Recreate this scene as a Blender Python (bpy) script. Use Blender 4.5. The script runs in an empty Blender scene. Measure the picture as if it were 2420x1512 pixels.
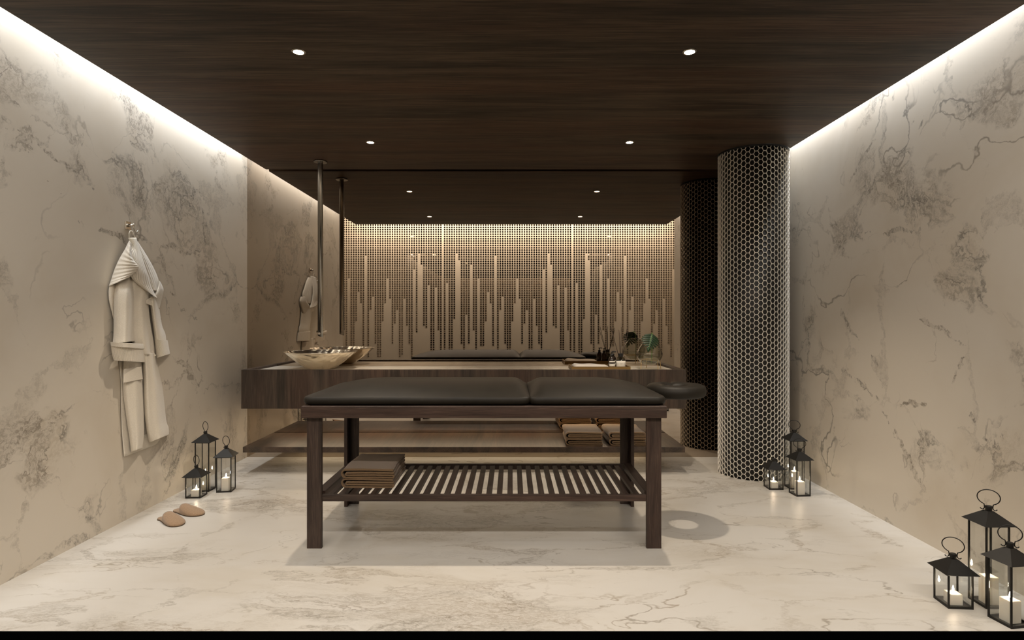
import bpy, math, random
from mathutils import Vector, Matrix
random.seed(7)
PI = math.pi
sc = bpy.context.scene
COL = sc.collection

# ------------------------------------------------------------------ calibration
U = 0.0039            # metres per pixel at the mirror plane
D = 5.46              # camera to mirror
CH = 324.5 * U        # camera height
VX, VY = 1209.0, 755.5
XL, XR = -625 * U, 602 * U       # side walls
YB = 2.373                       # where the treatment room opens to the ante space
ZS = CH + 353 * U                # underside of the timber ceiling
def P(x, y, d):
    return Vector(((x - VX) * d * U, d * D, CH - (y - VY) * d * U))

# ------------------------------------------------------------------ mesh helper
class MB:
    def __init__(self):
        self.v = []; self.f = []; self.s = []
    def add(self, vs, fs, smooth=False):
        b = len(self.v)
        self.v.extend([tuple(p) for p in vs])
        for f in fs:
            self.f.append(tuple(b + i for i in f)); self.s.append(smooth)
        return self
    def box(self, x0, x1, y0, y1, z0, z1):
        vs = [(x0,y0,z0),(x1,y0,z0),(x1,y1,z0),(x0,y1,z0),(x0,y0,z1),(x1,y0,z1),(x1,y1,z1),(x0,y1,z1)]
        fs = [(0,3,2,1),(4,5,6,7),(0,1,5,4),(1,2,6,5),(2,3,7,6),(3,0,4,7)]
        return self.add(vs, fs)
    def lathe(self, prof, n=48, c=(0,0,0), smooth=True, close=False):
        vs = []; fs = []
        m = len(prof)
        for i in range(n):
            a = 2*PI*i/n; ca, sa = math.cos(a), math.sin(a)
            for r, z in prof:
                vs.append((c[0]+r*ca, c[1]+r*sa, c[2]+z))
        for i in range(n):
            j = (i+1) % n
            for k in range(m-1 if not close else m):
                k2 = (k+1) % m
                fs.append((i*m+k, j*m+k, j*m+k2, i*m+k2))
        return self.add(vs, fs, smooth)
    def cyl(self, r, z0, z1, c=(0,0), n=32, r2=None):
        r2 = r if r2 is None else r2
        vs = []
        for i in range(n):
            a = 2*PI*i/n
            vs.append((c[0]+r*math.cos(a), c[1]+r*math.sin(a), z0))
        for i in range(n):
            a = 2*PI*i/n
            vs.append((c[0]+r2*math.cos(a), c[1]+r2*math.sin(a), z1))
        self.add(vs, [(i, (i+1)%n, n+(i+1)%n, n+i) for i in range(n)], True)
        self.add(vs[:n], [tuple(range(n-1,-1,-1))])
        self.add(vs[n:], [tuple(range(n))])
        return self
    def tube(self, pts, r, n=8, closed=False, caps=True, flat=(1,1)):
        pts = [Vector(p) for p in pts]; m = len(pts)
        rs = r if isinstance(r, (list, tuple)) else [r]*m
        vs = []
        up = None
        for i, p in enumerate(pts):
            if closed: t = pts[(i+1)%m] - pts[i-1]
            else: t = pts[min(i+1,m-1)] - pts[max(i-1,0)]
            t.normalize()
            if up is None:
                up = Vector((0,0,1)) if abs(t.z) < .9 else Vector((1,0,0))
            s = t.cross(up).normalized(); up = s.cross(t).normalized()
            for k in range(n):
                a = 2*PI*k/n
                vs.append(p + s*(math.cos(a)*rs[i]*flat[0]) + up*(math.sin(a)*rs[i]*flat[1]))
        fs = []
        for i in range(m if closed else m-1):
            j = (i+1) % m
            for k in range(n):
                k2 = (k+1) % n
                fs.append((i*n+k, i*n+k2, j*n+k2, j*n+k))
        self.add(vs, fs, True)
        if not closed and caps:
            self.add(vs[:n], [tuple(range(n))]); self.add(vs[-n:], [tuple(range(n-1,-1,-1))])
        return self
    def grid(self, P2, smooth=True, closed_u=False):
        """P2: rows of points"""
        R = len(P2); C = len(P2[0]); vs = [p for row in P2 for p in row]; fs = []
        for i in range(R-1):
            for j in range(C if closed_u else C-1):
                j2 = (j+1) % C
                fs.append((i*C+j, i*C+j2, (i+1)*C+j2, (i+1)*C+j))
        return self.add(vs, fs, smooth)
    def slab_grid(self, F, B, smooth=True):
        """closed sheet: front rows F, back rows B"""
        R = len(F); C = len(F[0]); vs = [p for row in F for p in row] + [p for row in B for p in row]; fs = []
        o = R*C
        for i in range(R-1):
            for j in range(C-1):
                a, b, c, d = i*C+j, i*C+j+1, (i+1)*C+j+1, (i+1)*C+j
                fs.append((a, d, c, b)); fs.append((o+a, o+b, o+c, o+d))
        for i in range(R-1):
            a, d = i*C, (i+1)*C
            fs.append((a, o+a, o+d, d))
            a, d = i*C+C-1, (i+1)*C+C-1
            fs.append((a, d, o+d, o+a))
        for j in range(C-1):
            a, b = j, j+1
            fs.append((a, b, o+b, o+a))
            a, b = (R-1)*C+j, (R-1)*C+j+1
            fs.append((a, o+a, o+b, b))
        return self.add(vs, fs, smooth)
    def build(self, name, mat, parent=None, bevel=0, loc=None, rotz=0, recalc=True, subsurf=0, angle=None):
        me = bpy.data.meshes.new(name)
        me.from_pydata(self.v, [], self.f)
        me.polygons.foreach_set('use_smooth', self.s)
        if recalc:
            import bmesh
            bm = bmesh.new(); bm.from_mesh(me)
            bmesh.ops.remove_doubles(bm, verts=bm.verts, dist=1e-6)
            bmesh.ops.recalc_face_normals(bm, faces=bm.faces)
            bm.to_mesh(me); bm.free()
        if mat: me.materials.append(mat)
        o = bpy.data.objects.new(name, me); COL.objects.link(o)
        if parent is not None: o.parent = parent
        if loc: o.location = loc
        if rotz: o.rotation_euler = (0,0,rotz)
        if bevel:
            b = o.modifiers.new('bevel', 'BEVEL'); b.width = bevel; b.segments = 2; b.limit_method = 'ANGLE'; b.angle_limit = 0.6
        if subsurf:
            s = o.modifiers.new('sub', 'SUBSURF'); s.levels = subsurf; s.render_levels = subsurf
        return o

def tag(o, label, cat, group=None, kind=None):
    o['label'] = label; o['category'] = cat
    if group: o['group'] = group
    if kind: o['kind'] = kind
    return o
def thing(name, label, cat, loc=(0,0,0), rotz=0, group=None):
    o = bpy.data.objects.new(name, None); COL.objects.link(o)
    o.location = loc; o.rotation_euler = (0,0,rotz); o.empty_display_size = .05
    return tag(o, label, cat, group)
def struct(o):
    o['kind'] = 'structure'; return o
def dup(root, loc, rotz, label, group=None):
    r = root.copy(); COL.objects.link(r); r.location = loc; r.rotation_euler = (0,0,rotz); r['label'] = label
    if group: r['group'] = group
    for ch in list(root.children):
        c = ch.copy(); COL.objects.link(c); c.parent = r
        for g in list(ch.children):
            d = g.copy(); COL.objects.link(d); d.parent = c
    return r

# ------------------------------------------------------------------ materials
class NT:
    def __init__(self, name):
        self.m = bpy.data.materials.new(name); self.m.use_nodes = True
        self.t = self.m.node_tree; self.n = self.t.nodes
        self.b = self.n['Principled BSDF']; self.out = self.n['Material Output']
    def node(self, typ, **kw):
        n = self.n.new(typ)
        for k, v in kw.items(): setattr(n, k, v)
        return n
    def link(self, a, b): self.t.links.new(a, b)
    def coords(self, scale=(1,1,1), rot=(0,0,0), loc=(0,0,0), kind='Object'):
        tc = self.node('ShaderNodeTexCoord'); mp = self.node('ShaderNodeMapping')
        mp.inputs['Scale'].default_value = scale; mp.inputs['Rotation'].default_value = rot; mp.inputs['Location'].default_value = loc
        self.link(tc.outputs[kind], mp.inputs['Vector']); return mp.outputs['Vector']
    def pos(self):
        g = self.node('ShaderNodeNewGeometry'); return g.outputs['Position']
    def mapping(self, vec, scale=(1,1,1), rot=(0,0,0), loc=(0,0,0)):
        mp = self.node('ShaderNodeMapping')
        mp.inputs['Scale'].default_value = scale; mp.inputs['Rotation'].default_value = rot; mp.inputs['Location'].default_value = loc
        self.link(vec, mp.inputs['Vector']); return mp.outputs['Vector']
    def noise(self, vec, scale=5, detail=4, rough=.5, dist=0, out='Fac', lac=2.0):
        n = self.node('ShaderNodeTexNoise'); n.inputs['Scale'].default_value = scale; n.inputs['Detail'].default_value = detail
        n.inputs['Roughness'].default_value = rough; n.inputs['Distortion'].default_value = dist; n.inputs['Lacunarity'].default_value = lac
        if vec is not None: self.link(vec, n.inputs['Vector'])
        return n.outputs[out]
    def math(self, op, a, b=None, clamp=False):
        n = self.node('ShaderNodeMath', operation=op); n.use_clamp = clamp
        for i, x in enumerate((a, b)):
            if x is None: continue
            if isinstance(x, (int, float)): n.inputs[i].default_value = x
            else: self.link(x, n.inputs[i])
        return n.outputs[0]
    def vmath(self, op, a, b=None, s=None):
        n = self.node('ShaderNodeVectorMath', operation=op)
        for i, x in enumerate((a, b)):
            if x is None: continue
            if isinstance(x, (tuple, list)): n.inputs[i].default_value = x
            else: self.link(x, n.inputs[i])
        if s is not None: n.inputs['Scale'].default_value = s
        return n.outputs['Value'] if op in ('LENGTH','DISTANCE','DOT_PRODUCT') else n.outputs['Vector']
    def ramp(self, fac, stops, interp='LINEAR'):
        n = self.node('ShaderNodeValToRGB'); n.color_ramp.interpolation = interp
        e = n.color_ramp.elements
        while len(e) < len(stops): e.new(.5)
        for el, (p, c) in zip(e, stops):
            el.position = p; el.color = (c, c, c, 1) if isinstance(c, (int, float)) else (*c, 1)
        self.link(fac, n.inputs['Fac']); return n.outputs['Color']
    def maprange(self, fac, a, b, c=0, d=1, smooth=True):
        n = self.node('ShaderNodeMapRange'); n.interpolation_type = 'SMOOTHSTEP' if smooth else 'LINEAR'
        for k, v in zip(('From Min','From Max','To Min','To Max'), (a,b,c,d)): n.inputs[k].default_value = v
        self.link(fac, n.inputs['Value']); return n.outputs['Result']
    def mix(self, fac, a, b, mode='MIX'):
        n = self.node('ShaderNodeMix', data_type='RGBA', blend_type=mode)
        if isinstance(fac, (int, float)): n.inputs[0].default_value = fac
        else: self.link(fac, n.inputs[0])
        for i, x in ((6, a), (7, b)):
            if isinstance(x, (tuple, list)): n.inputs[i].default_value = (*x[:3], 1)
            else: self.link(x, n.inputs[i])
        return n.outputs[2]
    def bump(self, h, strength=.2, dist=.01):
        n = self.node('ShaderNodeBump'); n.inputs['Strength'].default_value = strength; n.inputs['Distance'].default_value = dist
        self.link(h, n.inputs['Height']); self.link(n.outputs['Normal'], self.b.inputs['Normal'])
    def set(self, color=None, rough=None, metal=None, spec=None, **kw):
        b = self.b
        if color is not None:
            if isinstance(color, (tuple, list)): b.inputs['Base Color'].default_value = (*color[:3], 1)
            else: self.link(color, b.inputs['Base Color'])
        if rough is not None:
            if isinstance(rough, (int, float)): b.inputs['Roughness'].default_value = rough
            else: self.link(rough, b.inputs['Roughness'])
        if metal is not None: b.inputs['Metallic'].default_value = metal
        if spec is not None: b.inputs['Specular IOR Level'].default_value = spec
        for k, v in kw.items(): b.inputs[k.replace('_', ' ')].default_value = v
        return self.m

def simple(name, color, rough=.5, metal=0, spec=.5, var=.12, nscale=40, bump=0):
    t = NT(name)
    v = t.coords()
    n = t.noise(v, nscale, 3)
    c = t.mix(n, tuple(x*(1-var) for x in color), tuple(min(1, x*(1+var)) for x in color))
    if bump: t.bump(n, bump, .002)
    return t.set(c, rough, metal, spec)

def marble(name, base, scale=1.0, stretch=(1,1,1), rough=.25, vein=(.20,.165,.125), spots=(), lines=(), seed=0.0, amount=1.0, zone=(.50,.62), tint=(.86,.82,.76), rot=(0,0,0), spec=.5):
    t = NT(name)
    pos = t.pos()
    p = t.mapping(pos, tuple(scale*s for s in stretch), rot, (seed, seed*1.7, seed*.6))
    wn = t.noise(p, .9, 3, .5, 0, 'Color')
    pw = t.vmath('ADD', p, t.vmath('SCALE', t.vmath('SUBTRACT', wn, (.5,.5,.5)), s=.9))
    mn = t.noise(p, 4.5, 4, .6, 0, 'Color')
    fn = t.noise(p, 22, 4, .65, 0, 'Color')
    pm = t.vmath('ADD', pw, t.vmath('SCALE', t.vmath('SUBTRACT', mn, (.5,.5,.5)), s=.17))
    pf = t.vmath('ADD', pm, t.vmath('SCALE', t.vmath('SUBTRACT', fn, (.5,.5,.5)), s=.085))
    # zones where the stone is broken up into fragments
    z = t.noise(pm, .8, 4, .55)
    ragged = t.vmath('ADD', pos, t.vmath('SCALE', t.vmath('SUBTRACT', mn, (.5,.5,.5)), s=.42))
    ragged = t.vmath('ADD', ragged, t.vmath('SCALE', t.vmath('SUBTRACT', wn, (.5,.5,.5)), s=.55))
    if spots:
        z = t.math('ADD', t.math('MULTIPLY', t.noise(pm, 1.7, 5, .6), 1.35), -.205)
        acc = None
        for (c, s, k) in spots:
            dv = t.vmath('LENGTH', t.vmath('MULTIPLY', t.vmath('SUBTRACT', ragged, c), (0, 1/s[0], 1/s[1])))
            q = t.maprange(dv, 1.25, 0.15, 0, k*.80)
            acc = q if acc is None else t.math('MAXIMUM', acc, q)
        z = t.math('ADD', z, acc)
    zone_m = t.maprange(z, zone[0], zone[1])
    core_m = t.maprange(z, zone[0]+.05, zone[1]+.07)
    def edge(sc, src, w0, w1=0.0):
        vo = t.node('ShaderNodeTexVoronoi', feature='DISTANCE_TO_EDGE'); vo.inputs['Scale'].default_value = sc
        t.link(src, vo.inputs['Vector']); return vo.outputs['Distance'], t.maprange(vo.outputs['Distance'], w0, w1)
    wv = t.noise(pf, 2.2, 4, .6)
    d1, _ = edge(1.45, pf, .04)
    # width of the big outlines swells and thins along their run
    wide = t.maprange(wv, .44, .72, .004, .11)
    e1 = t.math('SUBTRACT', 1.0, t.math('DIVIDE', d1, wide), True)
    e1 = t.math('MULTIPLY', t.maprange(e1, 0.0, .45), t.maprange(wv, .40, .52))
    d2, e2 = edge(4.2, pf, .050)
    e2 = t.math('MULTIPLY', e2, t.maprange(t.noise(pf, 3.3, 3), .42, .60))
    d3, e3 = edge(11, pf, .11)
    e3 = t.math('MULTIPLY', e3, t.maprange(t.noise(pf, 6, 3), .48, .62))
    grain = t.maprange(t.noise(pf, 34, 5, .78), .42, .62, .16, 1.0)
    vo = t.node('ShaderNodeTexVoronoi', feature='F1'); vo.inputs['Scale'].default_value = 4.2
    t.link(pf, vo.inputs['Vector'])
    sep = t.node('ShaderNodeSeparateColor'); t.link(vo.outputs['Color'], sep.inputs['Color'])
    patch = t.math('MULTIPLY', t.maprange(sep.outputs['Red'], .46, .50), t.math('MULTIPLY', grain, .46))
    # pale fragments floating in a darker, grainy matrix
    thr = t.maprange(t.noise(pf, 1.9, 4, .6), .34, .66, .0, .26)
    df = t.math('SUBTRACT', edge(2.7, pf, 1)[0], thr)
    matrix = t.math('MULTIPLY', t.maprange(df, .025, -.025), t.math('MULTIPLY', grain, .50))
    outl = t.math('MULTIPLY', t.maprange(t.math('ABSOLUTE', df), .024, .0), t.maprange(t.noise(pf, 5, 3), .42, .58, .15, .85))
    br = t.math('MAXIMUM', t.math('MAXIMUM', t.math('MULTIPLY', e2, .62), t.math('MULTIPLY', patch, .7)), t.math('MAXIMUM', matrix, outl))
    br = t.math('MULTIPLY', br, zone_m)
    br = t.math('MAXIMUM', br, t.math('MULTIPLY', t.math('MULTIPLY', e3, core_m), .75))
    big = t.math('MULTIPLY', t.math('MULTIPLY', e1, grain), t.maprange(z, zone[0]-.12, zone[1]-.04, .32, .85))
    br = t.math('MAXIMUM', br, big)
    # lone hair veins
    def hair(off, sc, w, lo):
        q = t.vmath('ADD', pm, off)
        r = t.math('ABSOLUTE', t.math('SUBTRACT', t.noise(q, sc, 4, .5), .5))
        return t.math('MULTIPLY', t.maprange(r, w, 0.0), t.maprange(t.noise(q, sc*1.3, 3), lo, lo+.12))
    veins = t.math('MAXIMUM', t.math('MULTIPLY', hair((0,0,0), .9, .006, .50), .75), t.math('MULTIPLY', hair((7.3,2.1,4.4), 1.7, .007, .52), .50))
    if lines:
        wob = t.vmath('ADD', pos, t.vmath('SCALE', t.vmath('SUBTRACT', mn, (.5,.5,.5)), s=.16))
        wob = t.vmath('ADD', wob, t.vmath('SCALE', t.vmath('SUBTRACT', fn, (.5,.5,.5)), s=.05))
        acc = None
        for (A, B, wid) in lines:
            A = Vector(A); B = Vector(B); AB = B-A
            pa = t.vmath('SUBTRACT', wob, tuple(A))
            tt = t.math('MULTIPLY', t.vmath('DOT_PRODUCT', pa, tuple(AB)), 1/AB.length_squared, True)
            n = t.node('ShaderNodeVectorMath', operation='SCALE'); n.inputs[0].default_value = tuple(AB); t.link(tt, n.inputs['Scale'])
            d = t.math('MULTIPLY', t.vmath('LENGTH', t.vmath('SUBTRACT', pa, n.outputs['Vector'])), 1/wid)
            acc = d if acc is None else t.math('MINIMUM', acc, d)
        lw = t.math('MULTIPLY', t.maprange(wv, .36, .70, .25, 1.35), 1.0)
        ln = t.maprange(t.math('DIVIDE', acc, lw), 1.0, .55)
        br = t.math('MAXIMUM', br, t.math('MULTIPLY', t.math('MULTIPLY', ln, grain), .92))
    allv = t.math('MULTIPLY', t.math('MAXIMUM', veins, br), amount, True)
    cloud = t.maprange(t.noise(pw, 1.3, 4, .6), .40, .72)
    b = t.mix(t.math('MULTIPLY', cloud, .6), base, tuple(x*y for x, y in zip(base, tint)))
    b = t.mix(t.math('MULTIPLY', core_m, t.math('MULTIPLY', grain, .42)), b, tuple(x*y for x, y in zip(base, (.62,.56,.48))))
    hue = t.noise(pw, 2.0, 2)
    vc = t.mix(t.maprange(hue, .4, .6), vein, (vein[0]*.75, vein[1]*.82, vein[2]*.92))
    c = t.mix(allv, b, vc)
    return t.set(c, rough, 0, spec)

def wood(name, grain='X', dark=(.016,.011,.008), light=(.060,.042,.030), rough=.45, scale=1.0, spec=.4, red=.3, pore=.5):
    t = NT(name)
    st = {'X': (.07,1,1), 'Y': (1,.07,1), 'Z': (1,1,.07)}[grain]
    v = t.coords(tuple(s*scale for s in st))
    w = t.noise(t.coords(tuple(s*scale*.6 for s in st)), 3.5, 3, .5, 0, 'Color')
    v = t.vmath('ADD', v, t.vmath('SCALE', t.vmath('SUBTRACT', w, (.5,.5,.5)), s=.22))
    a = t.noise(v, 9, 6, .62, .6)
    st2 = {'X': (.025,1,1), 'Y': (1,.025,1), 'Z': (1,1,.025)}[grain]
    f = t.noise(t.coords(tuple(s*scale for s in st2)), 110, 4, .65)
    c = t.mix(t.maprange(a, .32, .70), dark, light)
    rd = t.maprange(t.noise(v, 2.2, 2), .4, .65)
    c = t.mix(t.math('MULTIPLY', rd, red), c, (light[0]*1.05, light[1]*.72, light[2]*.62))
    c = t.mix(t.math('MULTIPLY', t.maprange(f, .50, .36), pore), c, tuple(x*.35 for x in dark))
    c = t.mix(t.math('MULTIPLY', t.maprange(f, .56, .70), .5), c, tuple(x*1.9 for x in light))
    t.bump(f, .12, .002)
    return t.set(c, rough, 0, spec)

def fabric(name, color, rough=.95, nscale=500, bump=.5, var=.25, dist=.003):
    t = NT(name)
    v = t.coords()
    n = t.noise(v, nscale, 3, .7)
    big = t.noise(v, 9, 3)
    c = t.mix(n, tuple(x*(1-var) for x in color), tuple(min(1, x*(1+var)) for x in color))
    c = t.mix(t.math('MULTIPLY', big, .25), c, tuple(x*.75 for x in color))
    t.bump(n, bump, dist)
    m = t.set(c, rough, 0, .2)
    t.b.inputs['Sheen Weight'].default_value = .25
    return m

def glass(name, tint=(.97,.98,.97), base=.05, gain=.9):
    t = NT(name)
    tr = t.node('ShaderNodeBsdfTransparent'); tr.inputs['Color'].default_value = (*tint, 1)
    gl = t.node('ShaderNodeBsdfGlossy'); gl.inputs['Roughness'].default_value = 0
    lw = t.node('ShaderNodeLayerWeight'); lw.inputs['Blend'].default_value = .5
    f = t.math('ADD', t.math('MULTIPLY', t.math('POWER', lw.outputs['Facing'], 4.0), gain), base, True)
    mx = t.node('ShaderNodeMixShader')
    t.link(f, mx.inputs[0]); t.link(tr.outputs[0], mx.inputs[1]); t.link(gl.outputs[0], mx.inputs[2])
    t.link(mx.outputs[0], t.out.inputs['Surface'])
    return t.m

def emis(name, color, strength):
    t = NT(name)
    t.set((0,0,0), 1, 0, 0)
    t.b.inputs['Emission Color'].default_value = (*color, 1); t.b.inputs['Emission Strength'].default_value = strength
    return t.m

M = {}
wall_base = (.60,.540,.452)
def WL(x, y):
    d = 625/(VX-x); return (XL, d*D, CH-(y-VY)*d*U)
def WR(x, y):
    d = 602/(x-VX); return (XR, d*D, CH-(y-VY)*d*U)
M['marble_l'] = marble('marble_left_wall', wall_base, .95, (1,1,1), .42, seed=3.1, zone=(.57,.68), spots=[
    (WL(195,405),(.24,.16),0.31), (WL(300,470),(.42,.30),0.33), (WL(425,465),(.34,.34),0.35), (WL(480,610),(.26,.36),0.31),
    (WL(225,540),(.26,.20),0.29), (WL(340,330),(.22,.22),0.25), (WL(530,400),(.22,.22),0.27), (WL(20,185),(.20,.14),0.25),
    (WL(105,1075),(.22,.28),0.33), (WL(185,1200),(.26,.24),0.29), (WL(440,860),(.32,.50),0.27), (WL(430,1080),(.28,.22),0.27)],
    lines=[(WL(0,290),WL(120,365),.012), (WL(120,365),WL(225,440),.035), (WL(110,430),WL(200,530),.012), (WL(200,530),WL(290,570),.020),
    (WL(310,560),WL(480,605),.022), (WL(480,500),WL(492,660),.020), (WL(400,690),WL(500,790),.014)])
M['marble_r'] = marble('marble_right_wall', wall_base, .95, (1,1,1), .42, seed=11.7, zone=(.57,.68), spots=[
    (WR(2130,440),(.34,.30),0.34), (WR(2215,470),(.26,.28),0.34), (WR(2060,400),(.22,.26),0.27), (WR(1990,530),(.30,.22),0.31),
    (WR(2300,580),(.20,.22),0.31), (WR(2270,690),(.24,.20),0.33), (WR(2390,160),(.20,.16),0.29), (WR(2395,860),(.16,.26),0.33),
    (WR(1930,820),(.40,.42),0.27), (WR(2010,1000),(.30,.26),0.29), (WR(2350,1060),(.20,.26),0.27)],
    lines=[(WR(1985,735),WR(2025,795),.030), (WR(2025,795),WR(2070,855),.022), (WR(2070,930),WR(2105,1010),.022), (WR(2105,1010),WR(2180,1145),.030),
    (WR(2175,755),WR(2290,835),.018), (WR(1990,880),WR(2060,930),.024), (WR(2130,960),WR(2200,950),.020), (WR(2290,835),WR(2255,900),.014),
    (WR(2000,555),WR(2230,545),.022), (WR(2010,430),WR(2060,330),.016), (WR(2290,980),WR(2370,1090),.020)])
M['marble_f'] = marble('marble_floor', (.57,.54,.49), 1.5, (.62,1.35,1), .38, vein=(.25,.195,.13), seed=23.4, zone=(.47,.60), amount=.9, tint=(.86,.82,.75), rot=(0,0,.35))
M['marble_top'] = marble('marble_counter', (.84,.78,.67), 2.2, (.5,1.6,1), .22, vein=(.34,.25,.15), seed=5.2, amount=.8)
M['marble_end'] = marble('marble_ante_walls', wall_base, .95, (1,1,1), .42, seed=31.0, zone=(.56,.68))
M['ceil_wood'] = wood('ceiling_oak', 'X', (.030,.0205,.013), (.104,.070,.045), .5, 1.1, .3, .6, .7)
M['wood_x'] = wood('table_oak_lengthwise', 'X', (.022,.0145,.0105), (.066,.044,.033), .5, 2.6, .35, .35)
M['wood_y'] = wood('table_oak_crosswise', 'Y', (.022,.0145,.0105), (.066,.044,.033), .5, 2.6, .35, .35)
M['wood_z'] = wood('table_oak_upright', 'Z', (.022,.0145,.0105), (.066,.044,.033), .5, 2.6, .35, .35)
M['counter_wood'] = wood('counter_oak', 'Z', (.020,.014,.009), (.062,.042,.029), .5, 1.6, .35, .4)
M['shelf_wood'] = wood('shelf_oak', 'Y', (.020,.013,.0085), (.066,.043,.028), .38, 1.4, .5, .4)
M['beige'] = simple('beige_rear_wall', (.60,.53,.43), .7, 0, .2, .03, 3)
M['plaster'] = simple('white_plaster', (.70,.68,.64), .8, 0, .2, .03, 5)
M['dark_paint'] = simple('dark_paint', (.012,.011,.010), .8, 0, .2, .1, 5)
M['black_floor'] = simple('black_floor', (.0006,.0006,.0006), 1, 0, 0, .1, 5)
M['black_metal'] = simple('black_metal', (.022,.020,.017), .45, .6, .5, .15, 30)
M['leather'] = simple('dark_leather', (.0140,.0108,.0066), .56, 0, .30, .55, 7, .08)
M['towel'] = fabric('camel_towel', (.178,.112,.060), 1, 260, .7, .32)
M['towel_white'] = fabric('white_towel', (.68,.63,.56), 1, 420, .6, .1)
M['robe'] = fabric('cream_terry', (.70,.635,.53), 1, 190, .6, .20)
M['felt'] = fabric('tan_felt', (.31,.205,.125), 1, 170, .6, .42)
M['sole'] = simple('dark_sole', (.10,.07,.045), .8, 0, .2)
M['chrome'] = simple('satin_chrome', (.62,.58,.52), .22, 1, .5, .04)
M['pipe'] = simple('brushed_pipe', (.30,.28,.25), .20, 1, .5, .04)
M['brass'] = simple('brass', (.55,.38,.17), .28, 1, .5, .06)
M['tray'] = simple('bronze_tray', (.20,.125,.045), .42, .6, .5, .12)
M['glass'] = glass('clear_glass', (.975,.98,.975), .07)
M['vase_glass'] = glass('smoky_glass', (.90,.90,.87), .05)
M['bottle_glass'] = glass('bottle_glass', (.80,.80,.76), .06)
M['water'] = glass('water', (.94,.96,.92), .02, .6)
M['amber'] = simple('amber_bottle', (.018,.011,.007), .12, 0, .6)
M['plastic'] = simple('black_plastic', (.012,.012,.012), .35, 0, .5)
M['label'] = simple('paper_label', (.70,.66,.58), .8, 0, .2, .03)
M['ink'] = simple('grey_ink', (.16,.15,.13), .9, 0, .2)
M['reed'] = simple('dark_reed', (.055,.038,.028), .8, 0, .2)
M['leaf'] = simple('monstera_green', (.010,.033,.011), .40, 0, .5, .3, 30)
M['stem'] = simple('green_stem', (.12,.28,.05), .5, 0, .4)
M['wax'] = simple('candle_wax', (.80,.74,.64), .6, 0, .4, .04)
M['wax'].node_tree.nodes['Principled BSDF'].inputs['Subsurface Weight'].default_value = .45
_wb = M['wax'].node_tree.nodes['Principled BSDF']; _wb.inputs['Subsurface Radius'].default_value = (1,.85,.65); _wb.inputs['Subsurface Scale'].default_value = .012
M['wick'] = simple('wick', (.03,.025,.02), .9)
M['flame'] = emis('flame_glow', (1,.80,.55), 150)
M['led'] = emis('led_strip_glow', (1,.78,.52), 3)
M['lamp'] = emis('downlight_glow', (1,.83,.62), 45)
M['column'] = simple('black_column_core', (.008,.0065,.005), .46, 0, .4, .1)
M['honey'] = simple('honeycomb_steel', (.88,.83,.74), .36, .35, .5, .03)

t = NT('bronze_mirror')
t.set((.46,.392,.322), 0.0, 1.0)
M['mirror'] = t.m
t = NT('mirror_dot'); t.set((.27,.235,.20), 0.0, 1.0); M['dot'] = t.m

t = NT('hammered_silver')
vv = t.coords((1,1,1.0))
vo = t.node('ShaderNodeTexVoronoi', feature='SMOOTH_F1'); vo.inputs['Scale'].default_value = 17; vo.inputs['Smoothness'].default_value = .08
t.link(vv, vo.inputs['Vector']); t.bump(vo.outputs['Distance'], .55, .014)
M['hammered'] = t.set((.78,.70,.57), .24, 1.0)

# ------------------------------------------------------------------ the room
TH = .12
struct(MB().box(XL-TH, XL, YB, D+.02, 0, 3.36).build('wall_left', M['marble_l']))
struct(MB().box(XR, XR+TH, YB, D+.02, 0, 3.36).build('wall_right', M['marble_r']))
struct(MB().box(XL-TH, XR+TH, D+.02, D+.14, 0, 3.36).build('wall_back', M['dark_paint']))
YF = 324.5/735.5*D     # where the marble floor stops
struct(MB().box(XL-1.2, XR+1.2, YF, D+.14, -.06, 0).build('floor', M['marble_f']))
YR = -.20
struct(MB().box(XL-1.2, XR+1.2, YR-.12, YF, -.06, 0).build('floor_ante', M['black_floor']))
struct(MB().box(XL-1.1, XR+1.1, YR-.12, YR, 0, 3.35).build('wall_rear', M['beige']))
struct(MB().box(XL-1.1, XL-TH, YB, YB+.1, 0, 3.35).build('wall_return_left', M['marble_end']))
struct(MB().box(XR+TH, XR+1.1, YB, YB+.1, 0, 3.35).build('wall_return_right', M['marble_end']))
struct(MB().box(XL-1.12, XL-1.0, YR, YB, 0, 3.35).build('wall_ante_left', M['marble_end']))
struct(MB().box(XR+1.0, XR+1.12, YR, YB, 0, 3.35).build('wall_ante_right', M['marble_end']))
struct(MB().box(XL-1.1, XR+1.1, YR, YB+.25, 3.35, 3.42).build('ceiling_ante', M['dark_paint']))
struct(MB().box(XL-TH, XR+TH, YB+.12, YB+.2, 2.80, 3.36).build('wall_bulkhead', M['dark_paint']))
struct(MB().box(XL-TH, XR+TH, YB+.12, D+.14, 3.36, 3.42).build('ceiling_upper', M['plaster']))
# dropped timber ceiling, notched round the column
CX, CY, CR = 512.4*U, .8988*D, 70.6*U
SL, SR = -577*U, 573.5*U
mb = MB()
pts = [(SL, YB), (SR, YB)]
a0 = math.acos(min(1, (SR-CX)/(CR+.004)))
NA = 40
for i in range(NA+1):
    a = -a0 - (2*PI-2*a0)*i/NA
    pts.append((CX+(CR+.004)*math.cos(a), CY+(CR+.004)*math.sin(a)))
pts += [(SR, D-.035), (SL, D-.035)]
n = len(pts)
vs = [(x, y, ZS) for x, y in pts] + [(x, y, ZS+.10) for x, y in pts]
mb.add(vs, [tuple(range(n-1,-1,-1)), tuple(range(n, 2*n))] + [(i, (i+1)%n, n+(i+1)%n, n+i) for i in range(n)])
struct(mb.build('ceiling', M['ceil_wood']))
# mirror
tag(MB().box(XL, XR, D, D+.02, 0, 3.36).build('wall_mirror', M['mirror']), 'bronze tinted mirror filling the whole end wall behind the counter', 'mirror')

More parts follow.
